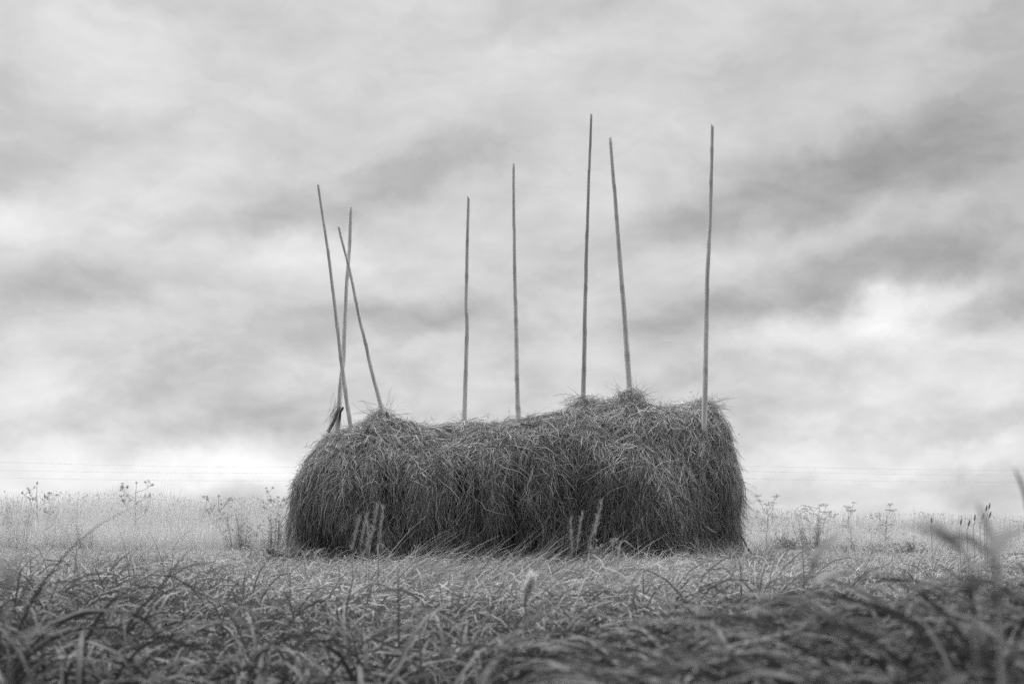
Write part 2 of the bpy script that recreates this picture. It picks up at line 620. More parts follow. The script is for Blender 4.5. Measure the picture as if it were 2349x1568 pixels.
for i in range(NU):
    if i % 3 == 0 and 12 < i < NU - 4:
        c = HP[i, NT // 2 - 3 + R.randint(0, 6)]
        outx = -0.8 if v_[i] < -0.85 else (0.9 if v_[i] > 0.85 else 0.0)
        strays(4, c - np.array([0, 0, 0.02]), (0.04, 0.1, 0.015), (outx, 0, 0.35), 0.08, 0.24, 0.5)
for px, h, w in peaks:
    c = P(px, 930, YH)
    zc = float(np.interp(c.x, ux, Hs + pk))
    for s in (-1, 1):
        strays(70, (c.x + s * 0.07, YH, zc - 0.07), (0.06, 0.06, 0.05), (s * 0.75, -0.2, 0.15), 0.10, 0.34, 0.45)
    strays(30, (c.x, YH, zc - 0.05), (0.07, 0.07, 0.04), (0, 0, 0.5), 0.06, 0.2, 0.6)
# frayed right-hand end, hanging straw
for i in range(NU - 46, NU - 2):
    for j in range(30, 80, 7):
        c = HP[i, j]
        if c[2] > 0.35:
            strays(3, c, (0.02, 0.04, 0.03), (0.55, -0.1, -0.75), 0.12, 0.42, 0.28, tint=(0.05, 0.5))
for i in range(2, 30):
    for j in range(30, 80, 9):
        c = HP[i, j]
        if c[2] > 0.5:
            strays(2, c, (0.02, 0.04, 0.03), (-0.5, -0.1, -0.7), 0.1, 0.3, 0.25, tint=(0.05, 0.5))
# a few tall dry seed stalks poking out along the ridge
for px, dx in ((1022, 0.10), (1030, 0.16), (1160, 0.02), (1110, 0.07), (1590, -0.03), (1310, -0.06), (985, 0.05), (720, -0.10), (1480, 0.12), (1660, 0.2), (1690, 0.25)):
    c = P(px, 960, YH)
    zc = float(np.interp(c.x, ux, Hs))
    strays(2, (c.x, YH, zc - 0.02), (0.02, 0.05, 0.01), (dx * 6, 0, 1.0), 0.18, 0.32, 0.12, w=(0.002, 0.004))
    strays(7, (c.x + dx * 0.9, YH, zc + 0.17), (0.02, 0.02, 0.03), (dx, 0, 0.6), 0.02, 0.05, 0.6, w=(0.004, 0.007), k=3)
# the wisp caught on the left pole
c = P(770, 950, 18.55)
strays(120, (c.x, c.y, c.z + 0.02), (0.025, 0.03, 0.09), (-0.25, 0, -0.9), 0.12, 0.34, 0.35, w=(0.002, 0.005), tint=(0.15, 0.7))
# loose hay trodden round the foot
for i in range(8, NU - 6, 3):
    c = HP[i, 1]
    strays(9, (c[0], c[1] - 0.05, 0.25), (0.05, 0.06, 0.1), (0.1, -0.55, -0.6), 0.2, 0.45, 0.35, tint=(0.05, 0.4))

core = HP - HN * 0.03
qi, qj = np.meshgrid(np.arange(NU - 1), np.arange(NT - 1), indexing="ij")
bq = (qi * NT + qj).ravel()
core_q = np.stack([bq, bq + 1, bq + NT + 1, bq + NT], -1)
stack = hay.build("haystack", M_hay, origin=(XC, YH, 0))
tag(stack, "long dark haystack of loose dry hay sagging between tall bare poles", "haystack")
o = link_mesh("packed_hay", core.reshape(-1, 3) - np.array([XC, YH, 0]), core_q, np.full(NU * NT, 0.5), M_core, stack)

# ------------------------------------------------------------------ hay poles
M_pole = bpy.data.materials.new("weathered_pole")
M_pole.use_nodes = True
t = M_pole.node_tree
pb = t.nodes["Principled BSDF"]
tx = t.nodes.new("ShaderNodeTexCoord")
mp = t.nodes.new("ShaderNodeMapping")
mp.inputs["Scale"].default_value = (14, 14, 0.8)
t.links.new(tx.outputs["Object"], mp.inputs[0])
ns = t.nodes.new("ShaderNodeTexNoise")
ns.inputs["Scale"].default_value = 2.2
ns.inputs["Detail"].default_value = 8
t.links.new(mp.outputs[0], ns.inputs["Vector"])
rp = t.nodes.new("ShaderNodeValToRGB")
rp.color_ramp.elements[0].position = 0.30
rp.color_ramp.elements[0].color = (0.60, 0.60, 0.60, 1)
rp.color_ramp.elements[1].position = 0.58
rp.color_ramp.elements[1].color = (0.95, 0.95, 0.95, 1)
t.links.new(ns.outputs["Fac"], rp.inputs[0])
at = t.nodes.new("ShaderNodeAttribute")
at.attribute_name = "tint"
mu = t.nodes.new("ShaderNodeMixRGB")
mu.blend_type = 'MULTIPLY'
mu.inputs[0].default_value = 1.0
t.links.new(rp.outputs[0], mu.inputs[1])
t.links.new(at.outputs["Fac"], mu.inputs[2])
t.links.new(mu.outputs[0], pb.inputs["Base Color"])
pb.inputs["Roughness"].default_value = 0.7
bp = t.nodes.new("ShaderNodeBump")
bp.inputs["Strength"].default_value = 0.4
bp.inputs["Distance"].default_value = 0.01
t.links.new(ns.outputs["Fac"], bp.inputs["Height"])
t.links.new(bp.outputs[0], pb.inputs["Normal"])

POLES = [
    ([(730, 424), (738, 480), (748, 545), (757, 605), (767, 690), (775, 760), (785, 850), (793, 905), (803, 967)], 6.5, 11, 18.42, 0.9, 0.01,
     "leftmost bare hay pole, leaning left from the stack's left shoulder"),
    ([(804, 475), (801, 560), (795, 645), (790, 760), (787, 830), (781, 880), (775, 985)], 8.5, 12.5, 18.62, 0.85, 0.0,
     "pole leaning slightly right across two others, hay wisp caught at its foot"),
    ([(778, 520), (786, 555), (799, 600), (812, 660), (826, 735), (838, 780), (850, 840), (862, 885), (876, 938)], 6, 11, 18.52, 0.85, 0.02,
     "shortest and most slanted hay pole, crooked, rising from a hay tuft on the left"),
    ([(1073.5, 453), (1071, 540), (1069.5, 640), (1067.5, 700), (1070, 740), (1068, 830), (1066, 890), (1064, 962)], 7.5, 12, 18.6, 0.95, 0.035,
     "upright hay pole with a kink half way up and an oblique cut tip"),
    ([(1181.5, 375), (1181, 450), (1182, 600), (1184, 690), (1186, 780), (1187, 870), (1188.5, 942)], 7, 12.5, 18.6, 1.0, 0.0,
     "straight upright hay pole standing in the middle of the stack's dip"),
    ([(1355, 262), (1351.5, 370), (1347.5, 500), (1344, 620), (1341.5, 720), (1340, 800), (1338, 900)], 6, 12, 18.65, 0.68, 0.01,
     "tallest and darkest hay pole, almost upright, thin at its top"),
    ([(1400, 317), (1404, 370), (1412, 470), (1422, 600), (1431, 710), (1438, 810), (1445, 905)], 8.5, 15, 18.6, 0.95, -0.01,
     "thick hay pole leaning left out of the highest hay tuft"),
    ([(1638, 287), (1636, 370), (1631.5, 510), (1625, 620), (1622, 720), (1619, 830), (1615, 985)], 8.5, 14, 18.02, 1.05, 0.03,
     "rightmost hay pole, pale, standing at the right end of the stack"),
]
for pxs, w0, w1_, Y, tone, cut, label in POLES:
    pts = [P(a, b_, Y) for a, b_ in pxs]
    dn = (pts[-1] - pts[-3]).normalized()
    foot = pts[-1] + dn * ((pts[-1].z + 0.2) / max(-dn.z, 0.3))
    pts = pts + [foot]
    pts.reverse()
    # resample and add knots
    seg = [0]
    for i in range(1, len(pts)):
        seg.append(seg[-1] + (pts[i] - pts[i - 1]).length)
    tot = seg[-1]
    m = 90
    A = np.array([list(p) for p in pts])
    ss = np.linspace(0, tot, m)
    Q = np.stack([np.interp(ss, seg, A[:, c]) for c in range(3)], -1)
    K = np.array([1, 2, 3, 2, 1]) / 9.0                     # soften the joints a little
    for c in range(3):
        pad = np.concatenate([Q[:1, c]] * 2 + [Q[:, c]] + [Q[-1:, c]] * 2)
        Qs = np.convolve(pad, K, "valid")
        Q[1:-1, c] = Qs[1:-1]
    vis0 = tot - sum((P(*pxs[i], Y) - P(*pxs[i + 1], Y)).length for i in range(len(pxs) - 1))
    f = np.clip((ss - vis0) / (tot - vis0), -0.5, 1)
    rad = (w1_ + (w0 - w1_) * f) * 0.46 * Y / FPX
    tint = np.full(m, min(tone * 1.1, 1.0))
    kn = vis0 * 0.6
    while kn < tot - 0.7:
        kn += R.uniform(0.25, 0.6)
        g = np.exp(-((ss - kn) / 0.035) ** 2)
        rad = rad * (1 + R.uniform(0.02, 0.13) * g)
        tint = tint * (1 - R.uniform(0.0, 0.3) * g)
        Q[:, 0] += (np.where(ss > kn, 1, 0) * R.uniform(-0.004, 0.004))
        Q[:, 1] += (np.where(ss > kn, 1, 0) * R.uniform(-0.004, 0.004))
    tint[-1] *= 0.45                                        # grey end grain
    g = Geo()
    base_pt = Vector(Q[0])
    g.tube(Q, rad, 10, tint, cut)
    po = g.build("hay_pole", M_pole, origin=tuple(base_pt))
    tag(po, label, "pole", "bare poles stuck through the haystack")

# sticks lodged in the hay
M_stick = grey("dark_stick", 0.08, 0.22, rough=0.9, nscale=20, namt=0.4)
STICKS = [
    ([(752, 990, 18.3), (768, 962, 18.35), (779, 932, 18.45)], 8, 7, "dark broken branch leaning against the foot of a crossed pole"),
    ([(776, 975, 18.4), (781, 945, 18.45), (787, 935, 18.4)], 6, 5, "short dark forked stub on the left pole's foot"),
    ([(1194, 972, 18.0), (1216, 974, 17.96), (1240, 978, 17.95)], 5, 3, "dark stick lying in the hay below the middle pole"),
    ([(830, 1000, 17.95), (842, 985, 17.98), (850, 968, 18.1)], 9, 5, "dark stub sticking out below the crooked pole's tuft"),
    ([(1700, 1228, 18.1), (1710, 1246, 17.9), (1722, 1266, 17.8)], 4, 5, "dark stick propped at the right foot of the haystack"),
    ([(1615, 1208, 17.56), (1628, 1215, 17.54), (1640, 1223, 17.5)], 6, 8, "dark stub low in the hay near the right end"),
]
for pp, w0, w1_, label in STICKS:
    g = Geo()
    pts = [P(a, b_, c) for a, b_, c in pp]
    mid = [pts[0].lerp(pts[1], 0.5), pts[1].lerp(pts[2], 0.5)]
    pts = [pts[0], mid[0] + Vector((0.004, 0, 0.003)), pts[1], mid[1] - Vector((0.004, 0, 0.003)), pts[2]]
    rr = [(w0 + (w1_ - w0) * i / 4) * 0.5 * 18 / FPX * (1 + R.uniform(-.1, .15)) for i in range(5)]
    g.tube(pts, rr, 8, [R.uniform(0.2, 0.8) for _ in range(5)], 0.01)
    tag(g.build("stick", M_stick, origin=tuple(pts[0])), label, "stick", "sticks lodged in the haystack")

# ------------------------------------------------------------------ near meadow grass
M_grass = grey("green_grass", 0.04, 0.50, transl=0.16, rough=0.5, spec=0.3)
grass = Geo()


def frustum_pts(y0, y1, dens, margin=1.3, pad=0.8):
    hw = 0.36 * margin
    a = (y1 - y0) * 2 * (hw * y1 + pad)
    n = int(a * dens)
    x = G.uniform(-1, 1, n) * (hw * y1 + pad)
    y = G.uniform(y0, y1, n)
    k = np.abs(x) < hw * y + pad
    return x[k], y[k]


def in_stack(x, y, m=0.0):
    return (np.abs(x - XC) < HL - 0.12 + m) & (np.abs(y - YH) < 0.88 + m)


def sward(y0, y1, tufts, per, k):
    cx, cy = frustum_pts(y0, y1, tufts)
    fine = vnoise(cx * 2.2, cy * 2.2, 8.0)
    keep = (G.random(len(cx)) < 0.40 + 0.8 * fine) & ~in_stack(cx, cy)
    cx, cy = cx[keep], cy[keep]
    m = len(cx)
    taz = np.where(G.random(m) < 0.5, G.normal(0.1, 0.8, m), G.uniform(-np.pi, np.pi, m))
    tln = G.uniform(0.75, 1.25, m)
    ttn = G.uniform(0.65, 1.35, m)
    r = np.repeat(np.arange(m), per)
    n = len(r)
    x = cx[r] + G.normal(0, 0.035, n)
    y = cy[r] + G.normal(0, 0.035, n)
    cl = fbm(x * 0.9, y * 0.9, 3.0, 3)
    far = np.interp(y, [0, 3.5, 9, 16, 20, 34], [0.66, 0.63, 0.52, 0.47, 0.30, 0.28])
    ln = far * tln[r] * (0.55 + 0.75 * cl) * (0.7 + 0.5 * G.random(n))
    azm = np.where(G.random(n) < 0.55, taz[r] + G.normal(0, 0.6, n), G.uniform(-np.pi, np.pi, n))
    lean = np.abs(G.normal(0.14, 0.18, n))
    bend = np.clip(G.normal(3.0, 0.7, n), 0.8, 4.2)
    stiff = (G.random(n) < 0.02) & (y > 6)
    bend = np.where(stiff, bend * 0.3, bend)
    w = G.uniform(0.008, 0.018, n) * np.interp(y, [0, 10, 20], [1, 0.85, 0.5])
    mean = np.interp(y, [1, 3, 5, 8, 12, 16, 22, 32], [0.0, 0.04, 0.27, 0.58, 0.72, 0.78, 0.92, 1.05])  # mown grass paler beyond the stack; foreground vignette painted into the near tint
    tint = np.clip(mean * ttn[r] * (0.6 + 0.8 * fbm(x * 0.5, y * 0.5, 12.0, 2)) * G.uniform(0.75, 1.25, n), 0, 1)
    dead = G.random(n) < 0.04
    tint = np.where(dead | stiff, np.clip(tint + 0.16, 0, 1), tint)
    z = ground_z(x, y) - 0.01
    ok = ~((y < 1.3) | ((y < 2.6) & (ln > 0.70)) | ((y < 1.8) & (ln > 0.6)))        # nothing may stand right in front of the lens
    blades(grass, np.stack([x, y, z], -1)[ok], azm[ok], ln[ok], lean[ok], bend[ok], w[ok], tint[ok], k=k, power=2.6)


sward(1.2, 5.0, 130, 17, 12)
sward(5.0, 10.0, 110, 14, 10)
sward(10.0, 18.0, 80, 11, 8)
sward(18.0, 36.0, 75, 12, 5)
# ranker grass close by on the right, vignette darkening painted into its tint
def rank(m, cx, cy, lo, hi, per, wlo, whi):
    r = np.repeat(np.arange(len(cx)), per)
    n = len(r)
    x = cx[r] + G.normal(0, 0.03, n)
    y = cy[r] + G.normal(0, 0.03, n)
    taz = G.uniform(-np.pi, np.pi, len(cx))
    ln = np.interp(x / y, [0.02, 0.14, 0.30], lo) + (np.interp(x / y, [0.02, 0.14, 0.30], hi) - np.interp(x / y, [0.02, 0.14, 0.30], lo)) * G.random(n)
    ln = ln * np.where(G.random(n) < 0.3, 0.82, 1.0)
    blades(grass, np.stack([x, y, np.zeros(n)], -1), taz[r] + G.normal(0, 0.8, n), ln, np.abs(G.normal(0.06, 0.08, n)),
           np.clip(G.normal(3.1, 0.5, n), 2.0, 4.2), G.uniform(wlo, whi, n), np.clip(G.normal(0.09, 0.07, n), 0.0, 0.4), k=15, power=2.4)


m = 520
cy = G.uniform(1.9, 3.2, m)
rank(m, cy * G.uniform(0.08, 0.50, m), cy, [0.60, 0.74, 0.84], [0.70, 0.84, 0.92], 12, 0.008, 0.016)
m = 210
cy = G.uniform(1.32, 1.9, m)
rank(m, cy * G.uniform(0.02, 0.52, m), cy, [0.66, 0.74, 0.83], [0.72, 0.82, 0.90], 10, 0.008, 0.014)

# wind-swept longer patch in front of the stack
n = 1500
x = G.uniform(-1.0, 0.45, n)
y = G.uniform(8.2, 9.8, n)
blades(grass, np.stack([x, y, np.zeros(n)], -1), G.normal(0.0, 0.35, n), G.uniform(0.45, 0.95, n) * (0.75 + 0.35 * vnoise(x * 3, y * 3, 4.0)), G.uniform(0.1, 0.4, n),
       G.uniform(0.7, 1.6, n), G.uniform(0.005, 0.009, n), G.uniform(0.25, 0.8, n), k=7)
# longer grass tucked against the foot of the stack, in uneven clumps
n = 7000
x = G.uniform(X0 - 0.3, X1 + 0.5, n)
y = YH - 1.0 - np.abs(G.normal(0, 0.35, n))
cl = fbm(x * 1.1 + 7, y * 0.6, 1.0, 3)
k_ = G.random(n) < np.clip((cl - 0.35) * 4, 0.08, 1)
x, y, cl = x[k_], y[k_], cl[k_]
n = len(x)
blades(grass, np.stack([x, y, np.zeros(n)], -1), G.uniform(-np.pi, np.pi, n), G.uniform(0.3, 0.6, n) * (0.35 + 1.35 * cl), G.uniform(0.05, 0.4, n),
       G.uniform(0.6, 2.6, n), G.uniform(0.005, 0.010, n), G.uniform(0.3, 0.95, n), k=7, power=1.6)
go = grass.build("meadow_grass", M_grass)
tag(go, "arching green meadow grass covering the ground in front of the haystack", "grass", kind="stuff")

# ------------------------------------------------------------------ tall dry grass beyond
M_dry = grey("dry_tall_grass", 0.55, 0.95, transl=0.3, rough=0.8, spec=0.1)
tall = Geo()


def front_y(x):
    return 34.0 + (fbm(x * 0.25 + 3, x * 0 + 1.0, 2.0, 3) - 0.5) * 4.0


def tall_h(x):
    return np.interp(x, [-16, -11, -6, -3, 4, 7, 10, 14, 40], [1.50, 1.56, 1.47, 1.38, 1.22, 1.16, 1.05, 0.96, 0.95])


def tall_rows(d0, d1, dens, w0, w1_, k=5):
    hw = 0.36 * 1.3
    ymax = 36 + d1
    n = int(dens * (d1 - d0) * 2 * hw * ymax)
    x = G.uniform(-1, 1, n) * hw * ymax
    y = front_y(x) + d0 + (d1 - d0) * G.random(n)
    cl = fbm(x * 0.8, y * 0.8, 33.0, 3)
    keep = G.random(n) < 0.25 + 1.1 * cl
    x, y, cl = x[keep], y[keep], cl[keep]
    n = len(x)
    ln = tall_h(x) * (0.58 + 0.45 * G.random(n) ** 1.3) * (0.72 + 0.55 * cl)
    azm = np.where(G.random(n) < 0.7, G.normal(0.2, 0.7, n), G.uniform(-np.pi, np.pi, n))
    head = np.interp(np.linspace(0, 1, k), [0, 0.75, 0.82, 0.95, 1], [1, 0.7, 1.2, 2.0, 0.4])
    blades(tall, np.stack([x, y, np.zeros(n)], -1), azm, ln, np.abs(G.normal(0.02, 0.07, n)), G.uniform(0.0, 0.35, n),
           G.uniform(w0, w1_, n), np.clip(G.normal(0.62, 0.2, n) + (cl - 0.5) * 0.5, 0, 1), k=k, power=2.0, wprof=head, twist=0.9)


tall_rows(0, 3, 190, 0.006, 0.010, 6)
tall_rows(3, 12, 70, 0.008, 0.012, 5)
tall_rows(12, 60, 12, 0.012, 0.02, 4)
tall_rows(60, 160, 3, 0.03, 0.05, 4)
# leaves lower down
n = 26000
x = G.uniform(-17, 17, n)
y = front_y(x) + G.uniform(-0.3, 4, n)
blades(tall, np.stack([x, y, G.uniform(0, 0.35, n)], -1), G.uniform(-np.pi, np.pi, n), tall_h(x) * G.uniform(0.25, 0.6, n), G.uniform(0.05, 0.4, n),
       G.uniform(0.3, 1.8, n), G.uniform(0.006, 0.012, n), np.clip(G.normal(0.5, 0.22, n), 0, 1), k=5)
# seed heads and small leaves clustered among the stalks
n = 30000
x = G.uniform(-17, 17, n)
y = front_y(x) + G.uniform(0, 6, n)
z = tall_h(x) * G.uniform(0.35, 1.0, n) ** 0.7
k_ = G.random(n) < np.clip((fbm(x * 0.9, z * 1.6, y * 0.3 + 50, 3) - 0.42) * 4.5, 0.03, 1)
x, y, z = x[k_], y[k_], z[k_]
n = len(x)
blades(tall, np.stack([x, y, z], -1), G.uniform(-np.pi, np.pi, n), G.uniform(0.03, 0.09, n), G.uniform(0, 1.3, n), G.uniform(0, 1, n),
       G.uniform(0.008, 0.02, n), np.clip(G.normal(-0.75, 0.35, n), -1.0, 0.2), k=3)
to = tall.build("tall_dry_grass", M_dry)
tag(to, "pale tall dry grass standing in a band behind the haystack to the horizon", "grass", kind="stuff")

# ------------------------------------------------------------------ weeds in the tall grass
M_weed = grey("weed_stem", 0.25, 0.7, transl=0.2, rough=0.8)
M_head = grey("weed_head", 0.28, 0.7, transl=0.15, rough=0.9)


def flower_weed(px, py_top, Y, spread, nb, label, dark=0.4, headsz=0.034, group="tall flowering weeds in the dry grass", flat=False):
    top = P(px, py_top, Y)
    base_pt = Vector((top.x + R.uniform(-0.05, 0.05), Y, 0))
    e = empty("flowering_weed", base_pt, label, "weed", group)
    st = Geo()
    H = top.z
    stem = [base_pt.lerp(top, f) + Vector((0.03 * math.sin(f * 5 + px), 0.02 * math.cos(f * 4), 0)) for f in np.linspace(0, 1, 7)]
    st.tube(stem, list(np.linspace(0.012, 0.005, 7)), 6, dark)
    heads = [stem[-1]]
    for i in range(nb + 2):
        f = R.uniform(0.45, 0.9)
        k = f * 6
        p0 = stem[int(k)].lerp(stem[min(int(k) + 1, 6)], k - int(k))
        s = -1 if i % 2 else 1
        q = p0 + Vector((s * spread * R.uniform(0.4, 1.0), R.uniform(-0.2, 0.2), H * R.uniform(0.10, 0.26)))
        m_ = p0.lerp(q, 0.5) + Vector((s * 0.03, 0, -0.03))
        st.tube([p0, m_, q], [0.006, 0.005, 0.004], 5, dark)
        heads.append(q)
        for _ in range(R.randint(1, 3)):
            q2 = m_.lerp(q, R.uniform(0.2, 0.9))
            q3 = q2 + Vector((R.uniform(-0.14, 0.14), R.uniform(-0.1, 0.1), R.uniform(0.03, 0.16)))
            st.tube([q2, q2.lerp(q3, 0.5), q3], [0.004, 0.0035, 0.003], 5, dark)
            heads.append(q3)
    # leaves
    n = 26
    ff = G.uniform(0.05, 0.7, n)
    rt = np.array([list(base_pt.lerp(top, float(f))) for f in ff])
    blades(st, rt, G.uniform(-np.pi, np.pi, n), G.uniform(0.08, 0.24, n), G.uniform(0.4, 1.1, n), G.uniform(0.2, 1.4, n),
           G.uniform(0.02, 0.045, n), np.full(n, dark), k=5)
    st.build("stem", M_weed, e, origin=base_pt)
    for hp in heads:
        hg = Geo()
        n = 24
        if flat:
            a = G.uniform(0, 2 * np.pi, n)
            r_ = headsz * 2.2 * np.sqrt(G.random(n))
            root = np.array(hp)[None] + np.stack([r_ * np.cos(a), r_ * np.sin(a), 0.02 + G.normal(0, 0.008, n)], -1)
        else:
            root = np.array(hp)[None] + G.normal(0, headsz * 0.5, (n, 3))
        blades(hg, root, G.uniform(-np.pi, np.pi, n), G.uniform(0.02, 0.045, n), G.uniform(0, 1.5, n), G.uniform(0, 1, n),
               G.uniform(0.012, 0.022, n), G.uniform(0.1, 0.6, n), k=4)
        hg.build("flower_head", M_head, e, origin=base_pt)
    return e


flower_weed(88, 1108, 36.2, 0.42, 5, "tall branching weed at far left with small round flower heads", 0.35)
flower_weed(315, 1108, 36.2, 0.50, 6, "tallest branching weed in the dry grass, its heads clear against the sky", 0.25)
flower_weed(500, 1138, 36.3, 0.30, 4, "branching weed with two forked dark heads, halfway between far-left weed and stack", 0.3)
flower_weed(640, 1140, 36.4, 0.35, 4, "bushy flowering weed close beside the haystack's left end", 0.4)
flower_weed(1880, 1160, 35.8, 0.34, 5, "bushy seeded weed right of the haystack, on the grass hump", 0.4, flat=True)
flower_weed(1757, 1158, 35.5, 0.24, 4, "thin seeded weed just right of the haystack's frayed end", 0.4, flat=True)
flower_weed(2032, 1172, 35.6, 0.20, 4, "umbel weed with flat heads standing alone right of the hump", 0.3, flat=True)
flower_weed(1948, 1172, 36.0, 0.12, 2, "slim umbel weed between the grass hump and the lone umbel", 0.35, flat=True)


def bush(px, py, Y, w, h, n, label, lo=0.0, hi=0.6, lw=0.03):
    c = P(px, py, Y)
    g = Geo()
    stems = 14
    for i in range(stems):
        a = R.uniform(-1, 1)
        b0 = Vector((c.x + a * w * 0.35, Y + R.uniform(-.2, .2), 0))
        b1 = Vector((c.x + a * w * 0.6, Y + R.uniform(-.3, .3), h * R.uniform(0.6, 1.0) * (1 - 0.3 * a * a)))
        g.tube([b0, b0.lerp(b1, 0.5) + Vector((0.02, 0, 0)), b1], [0.008, 0.006, 0.003], 5, 0.3)
        m_ = n // stems
        f = G.uniform(0.15, 1, m_)
        rt = np.array(b0)[None] * (1 - f[:, None]) + np.array(b1)[None] * f[:, None] + G.normal(0, 0.05, (m_, 3))
        blades(g, rt, G.uniform(-np.pi, np.pi, m_), G.uniform(0.06, 0.16, m_), G.uniform(0.2, 1.2, m_), G.uniform(0.1, 1.2, m_),
               G.uniform(lw * 0.5, lw, m_), G.uniform(lo, hi, m_), k=4)
    o = g.build("leafy_weed", M_weed, origin=(c.x, Y, 0))
    return tag(o, label, "weed", "leafy weeds along the edge of the tall grass")


bush(40, 1190, 34.8, 0.9, 1.25, 900, "dark leafy weed clump at the photo's left edge in the dry grass", 0.0, 0.7)
bush(125, 1195, 34.9, 0.6, 1.1, 500, "slender leafy weed between the left-edge clump and the branching weed", 0.2, 0.9)
bush(195, 1200, 34.6, 0.4, 0.9, 300, "narrow darker leafy weed behind the far-left branching weed", 0.1, 0.8)
bush(555, 1175, 34.8, 0.8, 1.15, 700, "broad leafy weed left of the haystack beneath its forked neighbour", 0.1, 0.8)
bush(625, 1190, 34.6, 0.7, 1.2, 600, "leafy weed half hidden by the haystack's left edge", 0.2, 0.9)
bush(1795, 1225, 32.0, 0.9, 0.55, 700, "low dark green clump at the tall grass foot right of the stack", 0.0, 0.5)
bush(1960, 1230, 32.0, 1.4, 0.42, 600, "long low dark clump at the tall grass foot below the umbels", 0.1, 0.6)
bush(2085, 1242, 30.5, 0.8, 0.45, 500, "low dark clump right of the lone umbel", 0.0, 0.5)
bush(1860, 1190, 35.0, 1.6, 1.15, 900, "pale rounded leafy weed mound right of the haystack", 0.6, 1.0)

# ------------------------------------------------------------------ grass stalks in front of the stack
M_stalk = grey("grass_stalk", 0.16, 0.50, transl=0.25, rough=0.7)
M_timothy = grey("timothy_head", 0.10, 0.30, transl=0.1, rough=0.9)


def stalk(px0, py0, px1, py1, Y, label, fuzzy, name="grass_stalk", group=None, tint=0.5, hl=0.2, hw_=0.009):
    tip = P(px1, py1, Y)
    low = P(px0, py0, Y)
    d = (tip - low)
    base_pt = low - d * (low.z / max(d.z, 0.05)) if d.z > 0.05 else Vector((low.x, Y, 0))
    base_pt = Vector((low.x - d.x * 0.6, Y, 0))
    e = empty(name, base_pt, label, "grass stalk", group)
    g = Geo()
    pts = [base_pt, base_pt.lerp(low, 0.6) + Vector((0.004, 0, 0)), low, low.lerp(tip, 0.5), tip]
    q_ = 0.6 if fuzzy else 0.5
    g.tube(pts, [q_ * c for c in (0.0035, 0.003, 0.003, 0.0025, 0.002)], 6, tint)
    n = 3
    rt = np.array([list(base_pt.lerp(low, f)) for f in (0.1, 0.4, 0.7)])
    blades(g, rt, G.uniform(-1, 1, n), G.uniform(0.15, 0.3, n), G.uniform(0.1, 0.4, n), G.uniform(0.4, 1.4, n), G.uniform(0.006, 0.009, n),
           np.full(n, tint), k=6)
    g.build("stem", M_stalk, e, origin=base_pt)
    h = Geo()
    axis = (tip - low).normalized()
    if fuzzy:
        n = 170
        f = G.random(n)
        rt = np.array(tip)[None] - np.array(axis)[None] * (f * hl)[:, None]
        blades(h, rt, G.uniform(-np.pi, np.pi, n), G.uniform(0.02, 0.05, n), G.uniform(0.1, 0.7, n), G.uniform(-0.2, 0.5, n), np.full(n, 0.0022),
               G.uniform(0.4, 1.0, n), k=3)
        h.build("seed_head", M_stalk, e, origin=base_pt)
    else:
        k = 9
        pts = [tip - axis * hl * (1 - i / (k - 1)) for i in range(k)]
        prof = [0.35, 0.85, 1, 1.02, 0.98, 1.0, 0.95, 0.8, 0.3]
        h.tube(pts, [hw_ * 0.5 * p * R.uniform(0.93, 1.07) for p in prof], 10, [R.uniform(0.2, 0.7) for _ in range(k)])
        n = 160
        f = G.random(n)
        rt = np.array(tip)[None] - np.array(axis)[None] * (f * hl)[:, None]
        blades(h, rt, G.uniform(-np.pi, np.pi, n), G.uniform(0.004, 0.009, n), G.uniform(0.2, 1.0, n), np.zeros(n), np.full(n, 0.0015),
               G.uniform(0.3, 0.9, n), k=3)
        h.build("seed_head", M_timothy, e, origin=base_pt)


GF = "feathery stalks before the haystack"
for (a, b_, c, d_, Y, lab) in [
    (810, 1250, 824, 1190, 8.6, "short feathery stalk, leftmost before the hay"),
    (827, 1250, 843, 1180, 8.8, "feathery stalk just right of the shortest one"),
    (842, 1255, 858, 1215, 8.5, "low feathery stalk leaning right between taller ones"),
    (848, 1262, 866, 1158, 8.4, "tallest feathery stalk before the left half of the hay"),
    (869, 1255, 879, 1165, 8.3, "straight feathery stalk right of the tallest left one"),
    (846, 1255, 843, 1200, 8.7, "upright feathery stalk in the middle of the left bunch"),
    (1312, 1262, 1309, 1190, 8.7, "thin upright stalk, leftmost before the hay's right half"),
    (1322, 1265, 1337, 1175, 8.9, "thin stalk leaning right before the hay's right half"),
    (1360, 1255, 1381, 1150, 8.3, "tallest feathery stalk before the hay's right half"),
    (1350, 1258, 1372, 1185, 8.5, "feathery stalk just left of the right half's tallest"),
]:
    stalk(a, b_, c, d_, Y, lab, True, "feathery_grass_stalk", GF, tint=0.9, hl=0.2)
GT = "timothy spikes against the sky"
for (a, b_, c, d_, Y, lab) in [
    (2262, 1195, 2271, 1155, 7.6, "highest timothy spike at the right horizon"),
    (2257, 1200, 2264, 1160, 7.5, "timothy spike touching the highest one on its left"),
    (2248, 1205, 2257, 1178, 7.7, "timothy spike low left of the highest pair"),
    (2262, 1205, 2273, 1175, 7.4, "timothy spike low right of the highest pair"),
    (2233, 1210, 2237, 1181, 7.6, "lone timothy spike standing left of the tall pair"),
    (2200, 1215, 2206, 1191, 7.5, "timothy spike, second from the left in the row"),
    (2218, 1215, 2225, 1194, 7.6, "timothy spike just above the grass, third from the left"),
    (2136, 1210, 2137, 1187, 7.8, "leftmost tiny timothy spike at the horizon"),
]:
    stalk(a, b_, c, d_, Y, lab, False, "timothy_stalk", GT, tint=1.0, hl=0.028, hw_=0.0085)

# ------------------------------------------------------------------ single plants near the camera
M_leaf = grey("broad_leaf", 0.06, 0.42, transl=0.35, rough=0.5, spec=0.4)


